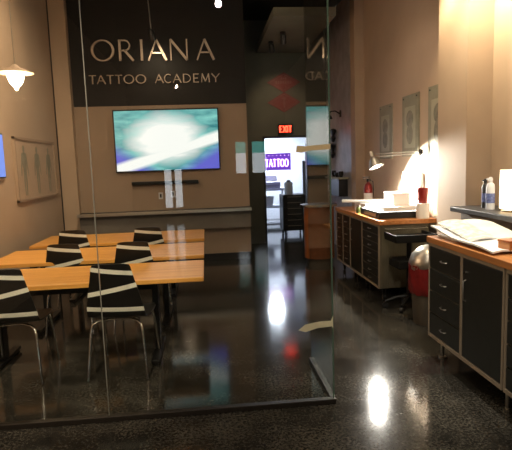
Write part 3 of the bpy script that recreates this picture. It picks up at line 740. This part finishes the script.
hd = MB().lathe([(0, -.10), (.022, -.10), (.026, -.06), (.026, -.03), (.042, -.01), (.062, .03), (.095, .105), (.093, .105), (.06, .033), (.038, -.005), (0, -.01)], rel(HD), rot=q, seg=30).build('lamp_shade', M['brushed'], dl, smooth=True)
MB().lathe([(0, .02), (.024, .025), (.046, .055), (.046, .08), (.026, .108), (0, .114)], rel(HD), rot=q, seg=20).build('bulb', M['desk_e'], dl, smooth=True)
lamp('SPOT', HD + dd * .11, 480, (1.0, .95, .84), .03, HD + dd * .11 + Vector((.50, -.36, -.62)), 146, .22)

# ------------------------------------------------------------------ floor items between the cabinet runs
tb = thing('trash_can', 'taupe trash can with a red liner and silver lid beside the near cabinets', 'trash can', (2.10, 4.62, 0))
MB().lathe([(0, 0), (.135, 0), (.14, .01), (.175, .56), (.165, .56), (.13, .02), (0, .02)], seg=28).build('bin_body', M['bin'], tb, smooth=True)
MB().lathe([(.168, .30), (.178, .33), (.184, .42), (.186, .52), (.186, .585), (.170, .59), (.160, .54)], seg=40, jit=lambda i, a: .06 * math.sin(a * 9 + i * 1.7) * (1 if i < 4 else .3)).build('liner_bag', M['redbag'], tb, smooth=True)
MB().lathe([(.19, 0), (.192, .015), (.175, .06), (.13, .12), (.07, .155), (0, .165), (0, .155), (.07, .146), (.125, .11), (.17, .05), (.182, 0)], (0.0, 0, .60), rot=Matrix.Rotation(-.36, 3, 'Y'), seg=30).build('dome_lid', M['brushed'], tb, smooth=True)

ct = thing('rolling_stand', 'black rolling stand with trays between the cabinet runs', 'trolley', (2.12, 5.12, 0))
MB().box((0, 0, .76), (.44, .34, .05), bev=.012).box((-.21, 0, .79), (.02, .34, .05)).box((.21, 0, .79), (.02, .34, .05)).box((0, -.165, .79), (.44, .014, .05)).build('top_tray', M['blackmatte'], ct)
MB().tube([(0, .02, .12), (0, .02, .73)], .028).build('post', M['blackmetal'], ct, smooth=True)
MB().box((-.04, 0, .50), (.28, .28, .09), bev=.012).build('middle_tray', M['blackmatte'], ct)
for k in range(5):
    a = k * 2 * PI / 5 + .3; c, s = math.cos(a), math.sin(a)
    lgp = MB().tube([(0, .02, .13), (c * .12, s * .12 + .02, .115), (c * .26, s * .2, .075)], [.022, .018, .014]).build('leg', M['blackmetal'], ct, smooth=True)
    MB().tube([(c * .26 - .014 * s, s * .2 + .014 * c, .032), (c * .26 + .014 * s, s * .2 - .014 * c, .032)], .031, 14).build('wheel', M['black'], lgp, smooth=True)

# round counter at the passage
rc = thing('round_counter', 'round reddish wooden counter with a metal rimmed top beside the passage', 'counter', (1.75, 7.82, 0))
MB().lathe([(0, .09), (.235, .09), (.235, .90), (0, .90)], seg=44).build('drum', M['podium'], rc, smooth=True)
MB().lathe([(0, 0), (.20, 0), (.20, .09), (0, .09)], seg=36).build('plinth', M['base'], rc, smooth=True)
MB().lathe([(0, .901), (.27, .901), (.285, .905), (.285, .93), (.27, .935), (0, .935)], seg=44).build('counter_top', M['ledge'], rc, smooth=True)
MB().lathe([(.286, .903), (.292, .903), (.292, .933), (.286, .933), (.286, .903)], seg=44).build('metal_rim', M['chrome'], rc, smooth=True)

# shelf, hooks and hung items on the slate wall
sh = thing('wall_shelf', 'pale wall shelf with a dark bracket on the slate grey wall', 'shelf', (2.43, 9.0, 1.28))
MB().b2(-.20, -.001, -.55, .40, 0, .03, bev=.004).build('shelf_board', M['matpaper'], sh)
MB().b2(-.16, -.001, -.45, .30, -.30, -.001).build('shelf_cabinet', M['black'], sh)
for i, (y, h, r, lb2) in enumerate(((8.62, .10, .045, 'black dish on the wall shelf nearest the pillar'), (8.84, .08, .055, 'black dish in the middle of the wall shelf'), (9.1, .11, .045, 'black dish at the far end of the wall shelf'))):
    t = MB().lathe([(0, 0), (r * .6, 0), (r, h * .5), (r * .9, h), (r * .8, h), (r * .85, h * .5), (0, .01)], seg=18).build('dish', M['blackmetal'], smooth=True)
    t.location = (2.33, y, 1.311); tag(t, lb2, 'dish', 'dark dishes on the wall shelf')
def hung(y, z0, z1, label):
    t = thing('wall_ornament', label, 'ornament', (2.43, y, (z0 + z1) / 2)); h = (z1 - z0) / 2
    pr = [(0, -h), (.05, -h * .85), (.09, -h * .4), (.05, -h * .05), (.085, h * .4), (.11, h * .75), (.05, h * .95), (0, h)]
    MB().lathe(pr, (-.055, 0, 0), seg=16, sx=.5, sy=1.0).build('carved_body', M['black'], t, smooth=True)
    MB().box((-.03, 0, h * .5), (.058, .02, .02)).build('hook', M['blackmetal'], t)
hung(9.35, 1.64, 1.92, 'lower black ornament hung on the slate grey wall')
hung(9.30, 1.93, 2.19, 'black ornament hung directly above the lower one on the slate grey wall')
t = thing('wall_bracket_lamp', 'black bracket lamp high on the slate grey wall', 'wall lamp', (2.43, 8.95, 2.42))
MB().box((-.008, 0, 0), (.014, .09, .12), bev=.003).build('wall_plate', M['blackmetal'], t)
MB().tube([(-.015, 0, 0), (-.10, 0, .05), (-.19, -.03, .04), (-.22, -.05, -.02)], .011).build('arm', M['blackmetal'], t, smooth=True)
MB().lathe([(0, 0), (.03, -.01), (.06, -.07), (.056, -.07), (0, -.02)], (-.22, -.05, -.02), seg=18).build('lamp_shade', M['black'], t, smooth=True)

# ------------------------------------------------------------------ signs on the end wall
ex = thing('exit_sign', 'glowing red EXIT sign above the open doorway', 'sign', (1.60, YF, 2.245))
MB().b2(-.15, .15, -.045, -.001, -.10, .10, bev=.004).build('housing', M['dark'], ex)
for chx, a, b in (('E', -.118, -.062), ('X', -.05, .012), ('I', .02, .05), ('T', .058, .118)):
    glyph(chx, a, -.062, b - a, .124, .026, -.052, -.0455).build('letter', M['exit_e'], ex)
for z, lbx in ((3.14, 'upper dark red diamond sign above the exit sign'), (2.76, 'lower dark red diamond sign above the exit sign')):
    ds = thing('diamond_sign', lbx, 'sign', (1.59, YF, z), 0, 'red diamond signs on the end wall')
    MB().prism([(-.33, 0), (0, -.19), (.33, 0), (0, .19)], -.012, -.001).build('plate', M['diamond'], ds)
    mb = MB(); ribbon(mb, [(-.27, 0), (0, -.155), (.27, 0), (0, .155)], .012, -.015, -.0125, True)
    mb.build('border_line', M['diamondline'], ds)
    mb = MB()
    if z > 3:
        for i in range(7): mb.b2(-.16 + i * .047, -.13 + i * .047, -.015, -.0125, -.028, .028)
        for i in range(3): mb.b2(-.05 + i * .04, -.028 + i * .04, -.015, -.0125, .06, .09)
    else:
        mb.b2(-.012, .012, -.015, -.0125, -.11, .11); mb.b2(-.035, .035, -.015, -.0125, .07, .09); mb.b2(-.03, .03, -.015, -.0125, -.03, -.012)
    mb.build('emblem', M['diamondline'], ds)

# ------------------------------------------------------------------ far room
cl = thing('ceiling_light', 'cool white ceiling light in the room beyond the doorway', 'ceiling light', (1.76, 13.4, 2.42))
MB().b2(-.20, .20, -.36, .36, .0, .06).build('housing', M['white'], cl)
MB().b2(-.17, .17, -.33, .33, -.006, -.001).build('diffuser', M['tube_e'], cl)
MB().tube([(0, -.3, .06), (0, -.3, HC - 2.421)], .006, 6).tube([(0, .3, .06), (0, .3, HC - 2.421)], .006, 6).build('hanger', M['brushed'], cl)
# display window with daylight-white backing in the far wall
wn = thing('neon_sign', 'purple and pink glowing TATTOO sign hanging in the room beyond', 'sign', (1.70, 12.0, 1.62))
MB().b2(-.33, .33, -.01, .01, -.20, .20, bev=.004).build('backing_panel', M['purple_e'], wn)
xs = [-.28, -.19, -.095, -.005, .08, .18]; ws_ = [.07, .08, .07, .07, .085, .085]
for chx, a, w in zip('TATTOO', xs, ws_):
    glyph(chx, a, -.12, w, .18, .026, -.03, -.012).build('letter', M['white_e'], wn)
mb = MB()
for i in range(7): mb.lathe([(0, -.008), (.012, 0), (0, .008)], (-.29 + i * .095, -.018, .145), seg=8)
mb.build('dot_row', M['white_e'], wn)
MB().tube([(-.3, 0, .20), (-.3, 0, HC - 1.621)], .004, 6).tube([(.3, 0, .20), (.3, 0, HC - 1.621)], .004, 6).build('hanging_wire', M['brushed'], wn)
tc = thing('tool_chest', 'dark rolling drawer chest inside the bright room beyond', 'cabinet', (1.88, 11.0, 0))
MB().b2(-.25, .25, -.2, .3, .12, .90, bev=.008).build('body', M['cabfront'], tc)
for k in range(6):
    d = MB().b2(-.24, .24, -.214, -.201, .14 + k * .125, .255 + k * .125, bev=.003).build('drawer', M['black'], tc)
    MB().b2(-.15, .15, -.225, -.215, .225 + k * .125, .235 + k * .125).build('handle', M['steelframe'], d)
for sx in (-.2, .2):
    for sy in (-.15, .24):
        MB().tube([(sx - .015, sy, .045), (sx + .015, sy, .045)], .044, 14).box((sx, sy, .10), (.04, .04, .038)).build('caster', M['black'], tc)
cs = thing('work_shelves', 'white two tier counter by the wall of the bright room beyond', 'shelf', (1.2, 12.55, 0))
MB().b2(-.75, .75, -.3, .3, .92, .98).build('upper_shelf', M['white'], cs)
MB().b2(-.75, .75, -.3, .3, .50, .54).build('lower_shelf', M['white'], cs)
MB().b2(-.75, .75, -.3, .3, .08, .12).build('bottom_shelf', M['slate'], cs)
for sx in (-.73, .73):
    for sy in (-.28, .28): MB().b2(sx - .02, sx + .02, sy - .02, sy + .02, 0, .92).build('leg', M['slate'], cs)
pr = thing('printer', 'grey and white printer on the counter in the bright room beyond', 'printer', (1.62, 12.5, .981))
MB().b2(-.22, .20, -.2, .2, 0, .16, bev=.02).build('housing', M['bottle'], pr)
MB().b2(-.18, .16, -.215, -.201, .04, .09).build('paper_slot', M['slate'], pr)
MB().box((0, .12, .22), (.30, .02, .16), rot=Matrix.Rotation(-.3, 3, 'X')).build('paper_tray', M['paper'], pr)
for i, (x, z, lbx) in enumerate(((.95, .541, 'grey bin on the lower shelf, left of two'), (1.45, .541, 'grey bin on the lower shelf, right of two'))):
    t = thing('storage_bin', lbx, 'bin', (x, 12.45, z), 0, 'bins on the lower shelf beyond the doorway')
    MB().prism([(-.16, 0), (.16, 0), (.19, .22), (-.19, .22)], -.13, .13).build('bin_body', M['bottle'], t)
    MB().b2(-.2, .2, -.14, .14, .221, .235).build('lid', M['slate'], t)
pc = thing('glass_vessel', 'pale grey cylinder container on top of the dark rolling chest', 'container', (1.80, 11.02, .901))
MB().lathe([(0, 0), (.09, 0), (.095, .01), (.095, .24), (.07, .27), (0, .27)], seg=24).build('vessel_body', M['bottle'], pc, smooth=True)
MB().lathe([(0, .271), (.05, .271), (.045, .31), (0, .31)], seg=18).build('lid', M['slate'], pc, smooth=True)
cd = thing('standing_panel', 'dark grey panel leaning by the right jamb inside the bright room', 'panel', (2.42, 11.45, 0))
MB().b2(-.22, .22, -.02, .02, .02, 1.62, bev=.004).build('board', M['slate'], cd)
MB().b2(-.22, .22, -.12, .12, 0, .02).build('foot', M['blackmetal'], cd)

# ------------------------------------------------------------------ far room light and added fill
lamp('POINT', (1.76, 13.0, 2.2), 60, (.80, .87, 1.0), .12)
lamp('AREA', (1.76, 13.4, 2.41), 90, (.80, .87, 1.0), .34, (1.76, 13.4, 0), sy=.66)
lamp('AREA', (0, .6, 4.2), 40, (1.0, .80, .58), 2.2, (0, .6, 0), sy=1.6)  # added fill for the front area, no fixture here
lamp('AREA', (-.9, 5.4, 4.2), 20, (1.0, .76, .52), 2.2, (-.9, 5.4, 0), sy=1.6)  # added fill over the tables, kept out of view

w = bpy.data.worlds.new('world'); S.world = w; w.use_nodes = True
w.node_tree.nodes['Background'].inputs[0].default_value = (.05, .045, .04, 1); w.node_tree.nodes['Background'].inputs[1].default_value = .2

# ------------------------------------------------------------------ camera
cam = bpy.data.cameras.new('camera'); co = bpy.data.objects.new('camera', cam); COL.objects.link(co); S.camera = co
cam.sensor_width = 36; cam.lens = 507 / 512 * 36; cam.clip_start = .05
R = Vector((.9944747, -.0993999, -.03376)); U = Vector((.0453679, .1169411, .9921021)); F = Vector((.0946669, .9881520, -.1208045))
co.matrix_world = Matrix(((R.x, U.x, -F.x, 0), (R.y, U.y, -F.y, 0), (R.z, U.z, -F.z, 1.6), (0, 0, 0, 1)))

S.view_settings.view_transform = 'Standard'; S.view_settings.look = 'None'
S.view_settings.gamma = 1; S.view_settings.use_curve_mapping = False
S.view_settings.exposure = 0.08
